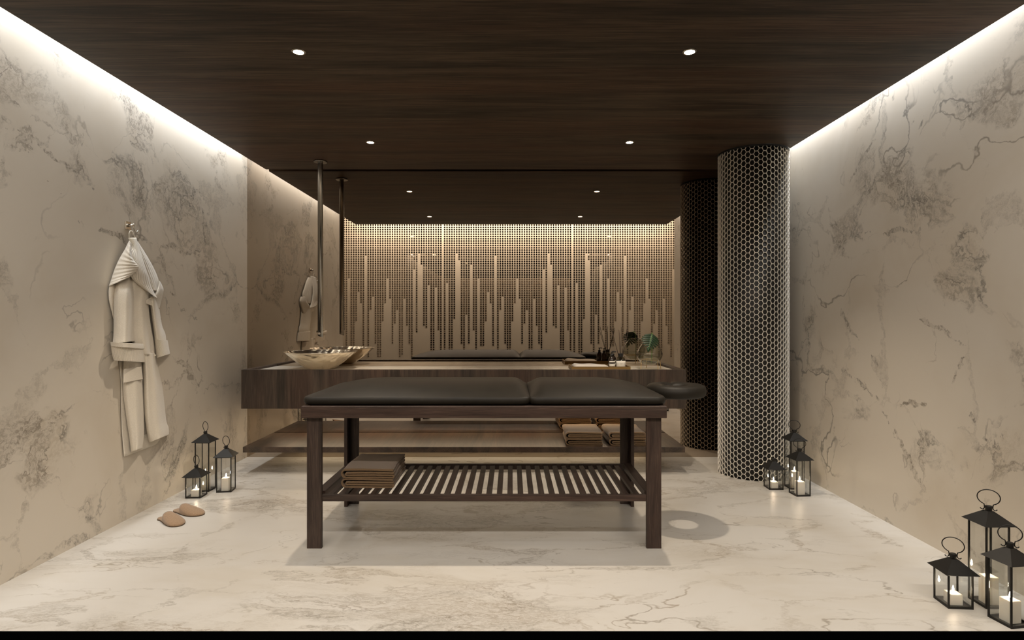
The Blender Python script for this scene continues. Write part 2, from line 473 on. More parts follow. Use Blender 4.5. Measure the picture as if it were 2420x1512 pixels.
# dotted drip pattern on the rear wall (seen in the mirror)
DV = 2*D - (YR+.004); K = DV/1400
ends = [650,1330,1330,1095,800,910,1330,430,1450,965,850,1320,1450,1450,1095,915,650,870,1320,1120,985,1450,1430,870,1140,1320,1450,580,1205,425,520,1140,1165,720,1450,1450,760,1185,1450,1450,715,1450,1450,1075,425,490,1320,1450,1010,1300,515,1185,1450]
mb = MB(); N = 10; rad = 1.95*K
vs = []; fs = []
for k in range(-6, 141):
    kk = k % 53
    px = 824.5 + (k//53)*306.4 + kk*5.72 + (3.2 if kk > 38 else 0)
    X = (px-VX)*K
    yend = 500 + ends[kk]/4.2
    y = 531.8 - 5.34*5
    while y < yend:
        Z = CH + (VY-y)*K
        b = len(vs)
        for i in range(N):
            a = 2*PI*i/N; vs.append((X+rad*math.cos(a), YR+.004, Z+rad*math.sin(a)))
        for i in range(N):
            a = 2*PI*i/N; vs.append((X+rad*math.cos(a), YR, Z+rad*math.sin(a)))
        fs.append(tuple(b+i for i in range(N-1,-1,-1)))
        for i in range(N): fs.append((b+i, b+(i+1)%N, b+N+(i+1)%N, b+N+i))
        y += 5.34
mb.add(vs, fs)
tag(mb.build('mirror_dot_mural', M['dot'], recalc=False), 'drip pattern of small round mirror dots on the beige wall facing the mirror', 'wall decoration')

# ------------------------------------------------------------------ column
col = thing('honeycomb_column', 'round black column wrapped in a silver honeycomb lattice by the right wall', 'column', (CX, CY, 0))
col['kind'] = 'thing'
rc = CR - .009
MB().cyl(rc, 0, ZS+.05, n=96).build('core', M['column'], col)
mb = MB(); NC = 54; vp = 11.35*U; zt = ZS - .012
vs = []; fs = []
cw = 2*PI/NC           # angular column pitch
def cpt(a, z, r): return (r*math.cos(a), r*math.sin(a), z)
half = vp/2; so = cw*(2/3); bw = .0017
for c in range(NC):
    ac = c*cw
    z = (half if c % 2 else 0) - vp
    while z < zt + vp:
        z += vp
        outer = [(ac-so, z), (ac-so/2, z+half), (ac+so/2, z+half), (ac+so, z), (ac+so/2, z-half), (ac-so/2, z-half)]
        kx = 1 - bw/(half*.80); kz = 1 - bw/half
        inner = [(ac+(a-ac)*kx, z+(zz-z)*kz) for a, zz in outer]
        cl = lambda zz: min(max(zz, 0), zt)
        if z-half >= zt or z+half <= 0: continue
        b = len(vs)
        for a, zz in outer: vs.append(cpt(a, cl(zz), CR))
        for a, zz in inner: vs.append(cpt(a, cl(zz), CR))
        for a, zz in inner: vs.append(cpt(a, cl(zz), rc+.001))
        for i in range(6):
            j = (i+1) % 6
            fs.append((b+i, b+j, b+6+j, b+6+i)); fs.append((b+6+i, b+6+j, b+12+j, b+12+i))
mb.add(vs, fs)
mb.build('honeycomb_lattice', M['honey'], col, recalc=False)
MB().lathe([(rc, ZS-.014), (CR+.002, ZS-.014), (CR+.002, ZS), (rc, ZS)], 96, smooth=False, close=True).build('shadow_gap_ring', M['plastic'], col)  # solid black band imitating the shaded gap between column and ceiling

# ------------------------------------------------------------------ counter and shelf
cx0, cx1 = -565.5*U, 365*U; cy0 = .885*D; zc0, zc1 = CH-185.8*U, CH-104.5*U; zm = CH-109*U
ct = thing('mounted_counter', 'long dark wood wall hung counter with marble top in front of the mirror', 'counter', ((cx0+cx1)/2, cy0, zc0))
w2 = (cx1-cx0)/2; dp = D-.004-cy0; h = zc1-zc0; rim = .045
mb = MB()
mb.box(-w2, w2, 0, rim, 0, h).box(-w2, -w2+rim, rim, dp, 0, h).box(w2-rim, w2, rim, dp, 0, h).box(-w2+rim, w2-rim, rim, dp, 0, h-.05)
mb.build('cabinet', M['counter_wood'], ct)
MB().box(-w2+rim+.0005, w2-rim-.0005, rim+.0005, dp, h-.05, zm-zc0).build('marble_top', M['marble_top'], ct)
MB().box(-w2+.2, w2-.1, dp-.075, dp-.055, -.006, 0).build('light_strip', M['led'], ct)['label'] = 'warm light strip under the counter'
sx0, sx1 = -562.4*U, 363*U; zs0, zs1 = CH-277.5*U, CH-266*U
sh = thing('floating_shelf', 'low dark wood floating shelf under the counter carrying folded towels', 'shelf', ((sx0+sx1)/2, cy0, zs0))
w2 = (sx1-sx0)/2
MB().box(-w2, w2, 0, D-.010-cy0, 0, zs1-zs0).build('board', M['shelf_wood'], sh, bevel=.002)
MB().box(-w2+.2, w2-.1, .545, .56, -.006, 0).build('light_strip', M['led'], sh)['label'] = 'warm light strip under the shelf'

# ------------------------------------------------------------------ massage table
TX0, TX1 = -296*U, 218.5*U
TY0, TY1 = .595*D, .7545*D
zt0, zt1 = CH-138.3*U, CH-121.7*U
tcx, tcy = (TX0+TX1)/2, (TY0+TY1)/2
mt = thing('massage_table', 'dark wood massage table with leather cushions and a slatted lower shelf', 'massage table', (tcx, tcy, 0))
hx, hy = (TX1-TX0)/2, (TY1-TY0)/2
mb = MB()
mb.box(-hx, hx, -hy, -hy+.035, zt0, zt1).box(-hx, hx, hy-.035, hy, zt0, zt1)
mb.box(-hx, -hx+.035, -hy+.035, hy-.035, zt0, zt1).box(hx-.035, hx, -hy+.035, hy-.035, zt0, zt1)
mb.box(-hx+.035, hx-.035, -hy+.035, hy-.035, zt1-.025, zt1-.003)
mb.build('frame', M['wood_x'], mt, bevel=.0025)
lx0, lx1 = -290.6*U-tcx, 212.6*U-tcx; ly0, ly1 = .6004*D-tcy, .749*D-tcy
LW, LT = 21*U, 5.6*U
def lleg(sx, sy):
    x = lx0 if sx < 0 else lx1; y = ly0 if sy < 0 else ly1
    prof = [(0,0),(LW,0),(LW,LT),(LT,LT),(LT,LW),(0,LW)]
    pp = [(x - sx*px, y - sy*py) for px, py in prof]
    n = 6
    vs = [(a,b,0) for a,b in pp] + [(a,b,zt0) for a,b in pp]
    mb = MB().add(vs, [tuple(range(n-1,-1,-1)), tuple(range(n,2*n))] + [(i,(i+1)%n,n+(i+1)%n,n+i) for i in range(n)])
    mb.build('leg', M['wood_z'], mt, bevel=.0015)
for sx in (-1,1):
    for sy in (-1,1): lleg(sx, sy)
zr0, zr1 = CH-258*U, CH-248.7*U
ix0, ix1 = lx0+LT, lx1-LT
MB().box(lx0+LW, lx1-LW, ly0+.006, ly0+.030, zr0, zr1).build('shelf_rail', M['wood_x'], mt, bevel=.0015)
MB().box(lx0+LW, lx1-LW, ly1-.110, ly1-.086, zr0, zr1).build('shelf_rail', M['wood_x'], mt, bevel=.0015)
for xa in (ix0, ix1-.055):
    MB().box(xa, xa+.055, ly0+LW, ly1-LW, zr0, zr1).build('shelf_rail', M['wood_y'], mt, bevel=.0015)
ns = 29; sp = 15.15*U; x0 = -271.5*U - tcx + 1.0*sp
k = 0
xs = lx0+LW-.008
while True:
    xa = ix0 + .055 + .028 + k*sp
    if xa + .030 > ix1-.055-.01: break
    MB().box(xa, xa+.031, ly0+.030, ly1-.110, zr1-.024, zr1-.004).build('slat', M['wood_y'], mt, bevel=.001)
    k += 1

def cushion(x0, x1, taper0, taper1, name='cushion'):
    y0, y1 = .6015*D-tcy, .748*D-tcy
    nu, nv = 44, 30
    e, H = .046, .062
    def prof(s, tp):   # rise from an end over the distance tp
        q = min(1, max(0, s/tp)); return (1-(1-q)**2.4)
    def pos(u, v, lvl):
        x = x0+(x1-x0)*u; y = y0+(y1-y0)*v
        # rounded plan corners
        r = .05
        dx = min(x-x0, x1-x); dy = min(y-y0, y1-y)
        if dx < r and dy < r:
            q = math.hypot(r-dx, r-dy)
            if q > r:
                k = r/q
                ndx, ndy = r-(r-dx)*k, r-(r-dy)*k
                x = x0+ndx if x-x0 < x1-x else x1-ndx
                y = y0+ndy if y-y0 < y1-y else y1-ndy
        f = min(prof(x-x0, taper0), prof(x1-x, taper1)) * min(prof(y-y0, .36), prof(y1-y, .36))
        return x, y, e + H*f
    def warp(a):  # denser near the edges
        return .5 - .5*math.cos(PI*a)
    rows = []
    for i in range(nv+1):
        rows.append([pos(warp(j/nu), warp(i/nv), 0) for j in range(nu+1)])
    mb = MB()
    top = [[(x, y, zt1+z) for x, y, z in row] for row in rows]
    mb.grid(top)
    # skirt: walk the border
    border = [rows[0][j] for j in range(nu+1)] + [rows[i][nu] for i in range(1, nv+1)] + [rows[nv][j] for j in range(nu-1, -1, -1)] + [rows[i][0] for i in range(nv-1, 0, -1)]
    cx_, cy_ = (x0+x1)/2, (y0+y1)/2
    sk = []
    for lv, out in ((1.0, 0), (.75, .006), (.4, .007), (.1, .001), (0.0, -.012)):
        ring = []
        for x, y, z in border:
            dx, dy = x-cx_, y-cy_
            sx = 1 + out/((x1-x0)/2); sy = 1 + out/((y1-y0)/2)
            ring.append((cx_+dx*sx, cy_+dy*sy, zt1 + z*lv + .001))
        ring[0:0] = []
        sk.append(ring)
    sk[0] = [(x, y, zt1+z) for x, y, z in border]
    mb.grid(sk, True, True)
    b = sk[-1]; mb.add(b, [tuple(range(len(b)))])
    return mb.build(name, M['leather'], mt)
cushion(-297*U-tcx, 25.6*U-tcx, .42, .10)
cushion(26.8*U-tcx, 219.5*U-tcx, .10, .38)
# face cradle
fc_x, fc_y, fc_z = 1.022-tcx, 3.685-tcy, CH-112.5*U
rows = []
nA, nB = 56, 16
Rm, ra, rb = .1205, .062, .041
for i in range(nA):
    a = 2*PI*i/nA
    row = []
    puff = 1 + .03*math.cos(2*a)
    for j in range(nB):
        b = 2*PI*j/nB
        ce, se = math.cos(b), math.sin(b)
        ex = math.copysign(abs(ce)**.7, ce); ez = math.copysign(abs(se)**.7, se)
        rr = Rm + ra*ex
        notch = 1 - .22*math.exp(-((a-PI*.5)/.10)**2)
        row.append((fc_x+rr*math.cos(a)*1.0, fc_y+rr*math.sin(a), fc_z+rb*ez*puff*notch))
    rows.append(row)
rows.append(rows[0])
fcr = MB().grid(rows, True, True).build('face_cradle', M['leather'], mt)
for sy in (-.07, .07):
    MB().tube([(hx-.05, fc_y+sy, zt0+.045), (fc_x-.11, fc_y+sy, zt0+.045), (fc_x-.06, fc_y+sy, fc_z-.034)], .007).build('cradle_arm', M['black_metal'], mt)

# ------------------------------------------------------------------ folded towels
def towel_mesh(W=.315, H=.0535, DEP=.40, seed=1, fl=1):
    rnd = random.Random(seed)
    t = .0088; r = t/2
    path = []
    xa, xb = -W/2, W/2
    R1 = (H-t)/2
    def line(x0, z0, x1, z1, n=10):
        for i in range(n): path.append((x0+(x1-x0)*i/n, z0+(z1-z0)*i/n))
    def arc(cx, cz, R, a0, a1, n=8):
        for i in range(n+1):
            a = a0+(a1-a0)*i/n; path.append((cx+R*math.cos(a), cz+R*math.sin(a)))
    line(xb-.012, H-r-.002, xa+R1+r, H-r)
    arc(xa+R1+r, H/2, R1, PI/2, 3*PI/2, 10)
    line(xa+R1+r, r, xb-.018, r)
    R2 = .0068
    arc(xb-.018, r+R2, R2*1.0, -PI/2, PI/2, 6)
    line(xb-.018, r+2*R2, xa+.034, r+2*R2)
    R3 = .0064
    arc(xa+.034, r+2*R2+R3, R3, 3*PI/2, PI/2, 6)
    line(xa+.034, r+2*R2+2*R3, xb-.010, r+2*R2+2*R3)
    path.append((xb-.010, r+2*R2+2*R3))
    m = len(path)
    L = []; Rr = []
    for i in range(m):
        a = path[max(i-1,0)]; b = path[min(i+1,m-1)]
        tx, tz = b[0]-a[0], b[1]-a[1]; q = math.hypot(tx,tz) or 1
        nx, nz = -tz/q, tx/q
        L.append((path[i][0]+nx*r*.93, path[i][1]+nz*r*.93)); Rr.append((path[i][0]-nx*r*.93, path[i][1]-nz*r*.93))
    loop = L + Rr[::-1]
    NY = 16; mb = MB(); rows = []
    ph = [rnd.uniform(0, 6) for _ in range(4)]
    for k in range(NY+1):
        y = DEP*k/NY
        row = []
        for (x, z) in loop:
            wx = .004*math.sin(y*9+ph[0]+z*30) + .002*math.sin(y*23+ph[1])
            wz = .0014*math.sin(x*16+ph[2]+y*7)*(z/H) 
            wy = .003*math.sin(x*14+ph[3]) if k in (0, NY) else 0
            row.append((fl*(x+wx), y+wy, max(0.0004, z+wz)))
        rows.append(row)
    mb.grid(rows, True, True)
    for k in (0, NY):
        row = rows[k]; mm = len(row)
        for i in range(m-1):
            mb.add([row[i], row[i+1], row[mm-2-i], row[mm-1-i]], [(0,1,2,3)])
    return mb
TOW = [('lower', 0), ('upper', 1)]
stacks = [('massage', -.832, .628*D, zr1-.003, 'on the slatted shelf of the massage table'),
          ('left', .607, .895*D, zs1+.0005, 'in the left stack on the shelf under the counter'),
          ('right', .960, .895*D, zs1+.0005, 'in the right stack on the shelf under the counter')]
for si, (key, x, y, z, where) in enumerate(stacks):
    for nm, k in TOW:
        o = towel_mesh(seed=si*2+k+3).build('folded_towel', M['towel'])
        o.location = (x+random.uniform(-.003,.003), y, z+k*.0546)
        tag(o, f'{nm} brown folded towel {where}', 'towel', 'brown folded towels')

# ------------------------------------------------------------------ sink bowl and spout
bx, by = -423.8*U, .9405*D
bz = zm
rimz = CH-70.0*U-bz
prof_o = [(0,.0005),(.100,.0005),(.108,.004),(.150,.026),(.195,.058),(.240,.095),(.280,.130),(.300,rimz-.006),(.309,rimz)]
prof_i = [(.3035,rimz-.0005),(.294,rimz-.008),(.272,.132),(.232,.098),(.187,.062),(.142,.032),(.10,.016),(.03,.012),(0,.012)]
def smooth_prof(p, n=4):
    out = []
    for i in range(len(p)-1):
        p0 = p[max(i-1,0)]; p1 = p[i]; p2 = p[i+1]; p3 = p[min(i+2,len(p)-1)]
        for k in range(n):
            t = k/n
            out.append(tuple(.5*((2*b)+(-a+c)*t+(2*a-5*b+4*c-d)*t*t+(-a+3*b-3*c+d)*t**3) for a,b,c,d in zip(p0,p1,p2,p3)))
    out.append(p[-1]); return out
bowl = thing('vessel_sink', 'hammered silver bowl sink on the left end of the counter', 'sink', (bx, by, bz))
MB().lathe([(max(r,0),z) for r,z in prof_o]+prof_i, 96).build('bowl', M['hammered'], bowl)
MB().cyl(.022, .0125, .0155, n=24).build('drain', M['chrome'], bowl)
sp_ = thing('ceiling_spout', 'slim metal pipe spout hanging from the ceiling above the bowl sink', 'tap', (-425*U, .9407*D, ZS))
MB().cyl(.058, -.014, 0, n=40).build('flange', M['pipe'], sp_, bevel=.003)
zb = 1.113-ZS
mb = MB(); n = 32; r = .0222
vs = [(r*math.cos(2*PI*i/n), r*math.sin(2*PI*i/n), -.0138) for i in range(n)] + [(r*math.cos(2*PI*i/n), r*math.sin(2*PI*i/n), zb + .014*(1-math.cos(2*PI*i/n))*.5*1.2) for i in range(n)]
mb.add(vs, [(i,(i+1)%n,n+(i+1)%n,n+i) for i in range(n)], True)
vs2 = vs[n:]; inn = [(x*.8, y*.8, z+.0) for x,y,z in vs2]; deep = [(x*.8, y*.8, z+.05) for x,y,z in vs2]
mb.add(vs2+inn+deep, [(i,(i+1)%n,n+(i+1)%n,n+i) for i in range(n)]+[(n+i,n+(i+1)%n,2*n+(i+1)%n,2*n+i) for i in range(n)]+[tuple(range(2*n,3*n))])
mb.build('pipe', M['pipe'], sp_, recalc=True)
MB().cyl(.010, 0, .012, n=16).build('outlet_button', M['chrome'], sp_, loc=(0, -.0215, zb+.034)).rotation_euler = (PI/2, 0, 0)

# ------------------------------------------------------------------ tray, bottles, vase
tx0, tx1 = 130*U, 256.5*U; ty0, ty1 = .912*D, .968*D
tr = thing('serving_tray', 'low bronze tray on the right of the counter holding towel and bottles', 'tray', ((tx0+tx1)/2, (ty0+ty1)/2, zm+.0005))
a, b = (tx1-tx0)/2, (ty1-ty0)/2; th = .031; tw = .007
mb = MB().box(-a, a, -b, -b+tw, 0, th).box(-a, a, b-tw, b, 0, th).box(-a, -a+tw, -b+tw, b-tw, 0, th).box(a-tw, a, -b+tw, b-tw, 0, th)
mb.box(-a+tw, a-tw, -b+tw, b-tw, 0, .008)
mb.build('tray_body', M['tray'], tr)
zt_ = zm + .0092
# white towel lying in the tray
wx0, wx1 = 136*U, 210*U
rows = []; F = []; B = []
for i in range(13):
    v = i/12; y = ty0+.016 + v*(ty1-ty0-.032)
    fr = []; br = []
    for j in range(25):
        u = j/24; x = wx0 + u*(wx1-wx0)
        hgt = .036*(1-u*.32) * (1-(abs(2*v-1))**6*.45) * (1-(max(0, .10-u)/.10)**2*.5)+.0025*math.sin(u*9+v*3)
        fr.append((x, y, zt_+.0005+max(.004, hgt))); br.append((x, y, zt_+.0005))
    F.append(fr); B.append(br)
tag(MB().slab_grid(F, B).build('hand_towel', M['towel_white']), 'white rolled hand towel lying in the bronze tray', 'towel')
# amber pump bottles
def pump_bottle(loc, rot, label):
    t = thing('pump_bottle', label, 'bottle', loc, rot, 'dark pump bottles')
    pr = [(0,0),(.026,0),(.0285,.003),(.0285,.068),(.026,.082),(.018,.094),(.0115,.100),(.0115,.104),(0,.104)]
    MB().lathe(pr, 32).build('bottle', M['amber'], t)
    la = [(-1.15 + 2.3*i/16) for i in range(17)]
    for z0, z1, mat, nm in ((.014,.034,'label','label'),(.036,.040,'label','label'),(.050,.062,'label','label')):
        F = [[(.0291*math.sin(q), -.0291*math.cos(q), z) for q in la] for z in (z0, z1)]
        B = [[(.0286*math.sin(q), -.0286*math.cos(q), z) for q in la] for z in (z0, z1)]
        MB().slab_grid(F, B).build(nm, M[mat], t)
    mb = MB().cyl(.0125, .104, .119, n=24).cyl(.0045, .119, .136, n=12).cyl(.0085, .136, .142, n=16)
    mb.tube([(0,0,.139),(.018,-.012,.140),(.027,-.018,.136)], .0038, 8)
    mb.build('pump', M['plastic'], t)
    return t
pump_bottle((221*U, .934*D, zt_), .2, 'dark pump bottle with white label, left of the reed diffuser')
pump_bottle((228.5*U, .954*D, zt_), -.2, 'dark pump bottle half hidden behind the front pump bottle')
# reed diffuser
rd = thing('reed_diffuser', 'round glass reed diffuser with white label and dark reeds on the tray', 'diffuser', (241.3*U, .937*D, zt_))
pr = [(0,0),(.038,0),(.0425,.004),(.0425,.066),(.038,.082),(.026,.094),(.0195,.098),(.0185,.118),(.0145,.118),(.0145,.098),(.030,.086),(.0385,.066),(.0385,.008),(0,.008)]
MB().lathe(pr, 40).build('bottle', M['bottle_glass'], rd)
MB().lathe([(0,.0085),(.038,.0085),(.038,.045),(0,.045)], 32).build('oil', M['water'], rd)
la = [(-1.25 + 2.5*i/20) for i in range(21)]
F = [[(.0432*math.sin(q), -.0432*math.cos(q), z) for q in la] for z in (.004,.020,.040,.063)]
B = [[(.0427*math.sin(q), -.0427*math.cos(q), z) for q in la] for z in (.004,.020,.040,.063)]
lb = MB().slab_grid(F, B).build('label', M['label'], rd)
mb = MB()
for zz, w in ((.0400,.30),(.0366,.22)):
    q = -w
    while q < w:
        q2 = q + random.uniform(.03,.08)
        F = [[(.0435*math.sin(s), -.0435*math.cos(s), z) for s in (q,q2)] for z in (zz, zz+.0014)]
        B = [[(.0431*math.sin(s), -.0431*math.cos(s), z) for s in (q,q2)] for z in (zz, zz+.0014)]
        mb.slab_grid(F, B); q = q2 + .03
mb.build('lettering', M['ink'], lb)
MB().lathe([(.0148,.098),(.0205,.098),(.0205,.126),(.0105,.126),(.0105,.112)], 28, smooth=False).build('collar', M['plastic'], rd)
for (dx, dy, tp) in ((-.086,-.02,.345),(-.078,.02,.350),(-.012,.01,.330),(.004,-.015,.352),(.068,.0,.318),(.060,.03,.335),(-.006,.03,.300)):
    q = .30
    MB().tube([(-dx*.10, -dy*.10, .012), (dx, dy, tp)], .0021, 6).build('reed', M['reed'], rd)

# vase on brass stand
vs_ = thing('teardrop_vase', 'round teardrop glass vase on a brass stand at the right end of the counter', 'vase', (306*U, .940*D, zm+.0005))
zc = .974-zm; R = .113
def tear(scale=1.0, inner=False):
    pr = []
    for i in range(31):
        th_ = PI*(i/30)
        r = R*scale*math.sin(th_)
        z = -R*.90*scale*math.cos(th_)
        if z > 0:
            k = z/(R*.9*scale); r *= 1-.28*k; z = z*(1+.42*k)
        pr.append((r, z))
    return [p for p in pr if not (p[1] > 0 and p[0] < .045)]
def lean(x, y, z):   # the teardrop tip leans to the right/back
    k = max(0, z-.01)/.15
    return (x + .030*k*k, y, z)
def lathe_lean(mb, pr, n=56, zoff=0):
    vs = []
    m = len(pr)
    for i in range(n):
        a = 2*PI*i/n
        for r, z in pr:
            x, y, zz = lean(r*math.cos(a), r*math.sin(a), z); vs.append((x, y, zz+zoff))
    fs = []
    for i in range(n):
        j = (i+1)%n
        for k in range(m-1): fs.append((i*m+k, j*m+k, j*m+k+1, i*m+k+1))
    mb.add(vs, fs, True)
o_ = tear(1.0); i_ = tear(.972)[::-1]
mb = MB(); lathe_lean(mb, o_ + i_, 56, zc); mb.build('glass_bowl', M['vase_glass'], vs_)
wt = [p for p in tear(.968) if p[1] < -.018]
zw = wt[-1][1]
mb = MB(); lathe_lean(mb, wt + [(0, zw)], 48, zc); mb.build('water', M['water'], vs_)
ringz = .923-zm
mb = MB()
rr = R*.80
mb.tube([(rr*math.cos(2*PI*i/40), rr*math.sin(2*PI*i/40), ringz) for i in range(40)], .0032, 8, True)
mb.build('stand_ring', M['brass'], vs_)
for a in (-2.62, -.95, -.10, 1.6):
    p0 = Vector((rr*math.cos(a), rr*math.sin(a), ringz)); p1 = Vector((rr*1.08*math.cos(a), rr*1.08*math.sin(a), .0016))
    MB().tube([p0, p1], .0028, 8).build('stand_leg', M['brass'], vs_)
# monstera leaf
lf = thing('monstera_leaf', 'dark green split monstera leaf standing in the glass vase', 'plant', (306*U, .940*D, zm+.0005))
def leaf_pt(s, t):
    """s along midrib 0..1 (base to tip), t signed across"""
    x = t; y = s
    return x, y
mb = MB()
Ln = .138
outline_w = lambda s: .078*(math.sin(PI*min(1, max(0, (s*.92+.10)))**.72))**.85
base = Vector((.006, -.075, zc+.170))
ax = Vector((-.27, -.40, -.86)).normalized()      # midrib direction, drooping left and to the front
sd = Vector((.82, -.12, -.46)); sd = (sd - ax*sd.dot(ax)).normalized()
nn = sd.cross(ax).normalized()
if nn.y > 0: nn = -nn
def L3(s, t):
    bend = .012*s*s + 2.0*t*t
    return base + ax*(s*Ln) + sd*t - nn*(bend*.9*1.0) + Vector((0,0,-.0))
fing = 7
for side in (-1, 1):
    for i in range(fing):
        s0 = -.02 + i*.95/fing; s1 = s0 + .95/fing
        F = []
        for q in range(7):
            u = q/6
            wv = outline_w((s0+s1)/2+.02*u)
            adv = .16*u
            g = 0 if u < .36 else (.11*(u-.36)/.64)
            a0 = s0 + adv + g*(s1-s0)*1.2; a1 = s1 + adv - g*(s1-s0)*1.2
            if u > .9: m_ = (a0+a1)/2; a0 = m_-(m_-a0)*.6; a1 = m_+(a1-m_)*.6
            F.append([L3(a0+(a1-a0)*w_, side*wv*u) for w_ in (0,.5,1)])
        B = [[p + nn*-.0012 for p in row] for row in F]
        mb.slab_grid(F, B)
F = [[L3(.92, -.012), L3(.95, 0), L3(.92, .012)], [L3(1.05, -.014), L3(1.06,0), L3(1.05,.014)], [L3(1.2,-.004), L3(1.22,0), L3(1.2,.004)]]
mb.slab_grid(F, [[p + nn*-.0012 for p in r] for r in F])
mb.build('leaf_blade', M['leaf'], lf)
MB().tube([L3(s, 0) + nn*.0012 for s in [i/12*1.1 for i in range(13)]], [.0022-.0015*i/12 for i in range(13)], 6).build('midrib', M['stem'], lf)
MB().tube([L3(0,0), Vector((.012,-.045,zc+.178)), Vector((.018,-.015,zc+.155)), Vector((.022,-.002,zc+.10)), Vector((.022,.0,zc+.04)), Vector((.020,.0,zc-.03)), Vector((.018,.0,zc-.085))], .0026, 8).build('stalk', M['stem'], lf)

# ------------------------------------------------------------------ lanterns and candles
LAN = {'small': (39*U, 12.0*U), 'medium': (67*U, 24*U), 'tall': (93.5*U, 31*U)}
def make_lantern(size, label):
    eave, ch = LAN[size]
    t = thing('lantern', label, 'lantern', (0,0,0), 0, 'black candle lanterns')
    hw = .0525; pw = .0062
    mb = MB().box(-hw, hw, -hw, hw, 0, .0035)
    mb.build('base_plate', M['black_metal'], t)
    mb = MB()
    for sx in (-1,1):
        for sy in (-1,1):
            x = sx*hw; y = sy*hw
            mb.box(min(x, x-sx*pw), max(x, x-sx*pw), min(y, y-sy*pw), max(y, y-sy*pw), .0035, eave)
    for z0, z1 in ((.0035,.010),(eave-.008,eave)):
        mb.box(-hw+pw, hw-pw, -hw, -hw+pw, z0, z1).box(-hw+pw, hw-pw, hw-pw, hw, z0, z1)
        mb.box(-hw, -hw+pw, -hw+pw, hw-pw, z0, z1).box(hw-pw, hw, -hw+pw, hw-pw, z0, z1)
    mb.build('frame', M['black_metal'], t)
    g = .0015; zg0, zg1 = .0102, eave-.0082
    q = hw-pw/2; e = hw-pw-.0002
    MB().box(-e, e, -q-g/2, -q+g/2, zg0, zg1).build('glass_pane', M['glass'], t)
    MB().box(-e, e, q-g/2, q+g/2, zg0, zg1).build('glass_pane', M['glass'], t)
    MB().box(-q-g/2, -q+g/2, -e, e, zg0, zg1).build('glass_pane', M['glass'], t)
    MB().box(q-g/2, q+g/2, -e, e, zg0, zg1).build('glass_pane', M['glass'], t)
    rw = .070; rh = .050; tw = .0135
    vs = [(-rw,-rw,eave),(rw,-rw,eave),(rw,rw,eave),(-rw,rw,eave),(-tw,-tw,eave+rh),(tw,-tw,eave+rh),(tw,tw,eave+rh),(-tw,tw,eave+rh)]
    ins = [(x*.97, y*.97, eave-.0015) if i < 4 else (x*.8, y*.8, z-.002) for i, (x,y,z) in enumerate(vs)]
    mb = MB().add(vs, [(0,1,5,4),(1,2,6,5),(2,3,7,6),(3,0,4,7),(4,5,6,7)])
    mb.add(vs[:4]+ins[:4], [(i,(i+1)%4,4+(i+1)%4,4+i) for i in range(4)])
    mb.add(ins, [(0,4,5,1),(1,5,6,2),(2,6,7,3),(3,7,4,0),(4,7,6,5)])
    mb.build('roof', M['black_metal'], t)
    MB().cyl(.0125, eave+rh-.001, eave+rh+.022, n=20).build('collar', M['black_metal'], t, bevel=.001)
    pts = []
    zc_ = eave+rh+.022+.037
    for i in range(29):
        a = -PI/2 + .42 + (2*PI-.84)*i/28
        pts.append((.0405*math.cos(a), 0, zc_ + .034*math.sin(a)))
    zlo = eave+rh
    pre = [(.030,0,zlo+.009),(.026,0,zlo+.004),(.020,0,zlo+.0035),(.015,0,zlo+.009),(.0145,0,zlo+.018)]
    post = [(-x,y,z) for x,y,z in pre[::-1]]
    hr = Matrix.Rotation(-.66, 3, 'Z')
    MB().tube([hr @ Vector(p) for p in pre+pts+post], .0022, 8).build('handle', M['black_metal'], t)
    return t
def make_candle(size, label):
    eave, ch = LAN[size]
    t = thing('candle', label, 'candle', (0,0,0), 0, 'lit square candles in the lanterns')
    w = 6.6*U
    MB().box(-w, w, -w, w, 0, ch).build('wax_block', M['wax'], t, bevel=.002)
    MB().cyl(.0011, ch-.0005, ch+.007, n=6).build('wick', M['wick'], t)
    MB().lathe([(0,ch+.004),(.0028,ch+.007),(.0042,ch+.012),(.0036,ch+.018),(.0018,ch+.026),(0,ch+.033)], 10).build('flame', M['flame'], t)
    return t
GR = {
 'left': ('by the left wall under the bathrobe', {'small': (-579.5,1089.2,.03), 'tall': (-584.3,1130.7,0), 'medium': (-542.6,1126,.14)}),
 'far': ('beside the honeycomb column', {'small': (505.5,1143.5,-.02), 'tall': (547,1146,0), 'medium': (535.3,1101,.08)}),
 'near': ('at the front right corner by the camera', {'small': (505,677.6,-.08), 'tall': (545.9,677.9,0), 'medium': (535.7,636.6,.14)}),
}
SZ = {'small': 'short', 'medium': 'mid height', 'tall': 'tall'}
proto = {}
for gk, (where, items) in GR.items():
    for size in ('small','medium','tall'):
        X, Z, rot = items[size]
        loc = (X*U, Z/1400*D, 0)
        lab = f'{SZ[size]} black metal glass lantern {where}'
        lab2 = f'lit white candle in the {SZ[size]} lantern {where}'
        if size not in proto:
            l = make_lantern(size, lab); c = make_candle(size, lab2); proto[size] = (l, c)
            l.location = loc; l.rotation_euler = (0,0,rot)
            c.location = (loc[0], loc[1], .0036); c.rotation_euler = (0,0,rot)
        else:
            dup(proto[size][0], loc, rot, lab); dup(proto[size][1], (loc[0], loc[1], .0036), rot, lab2)

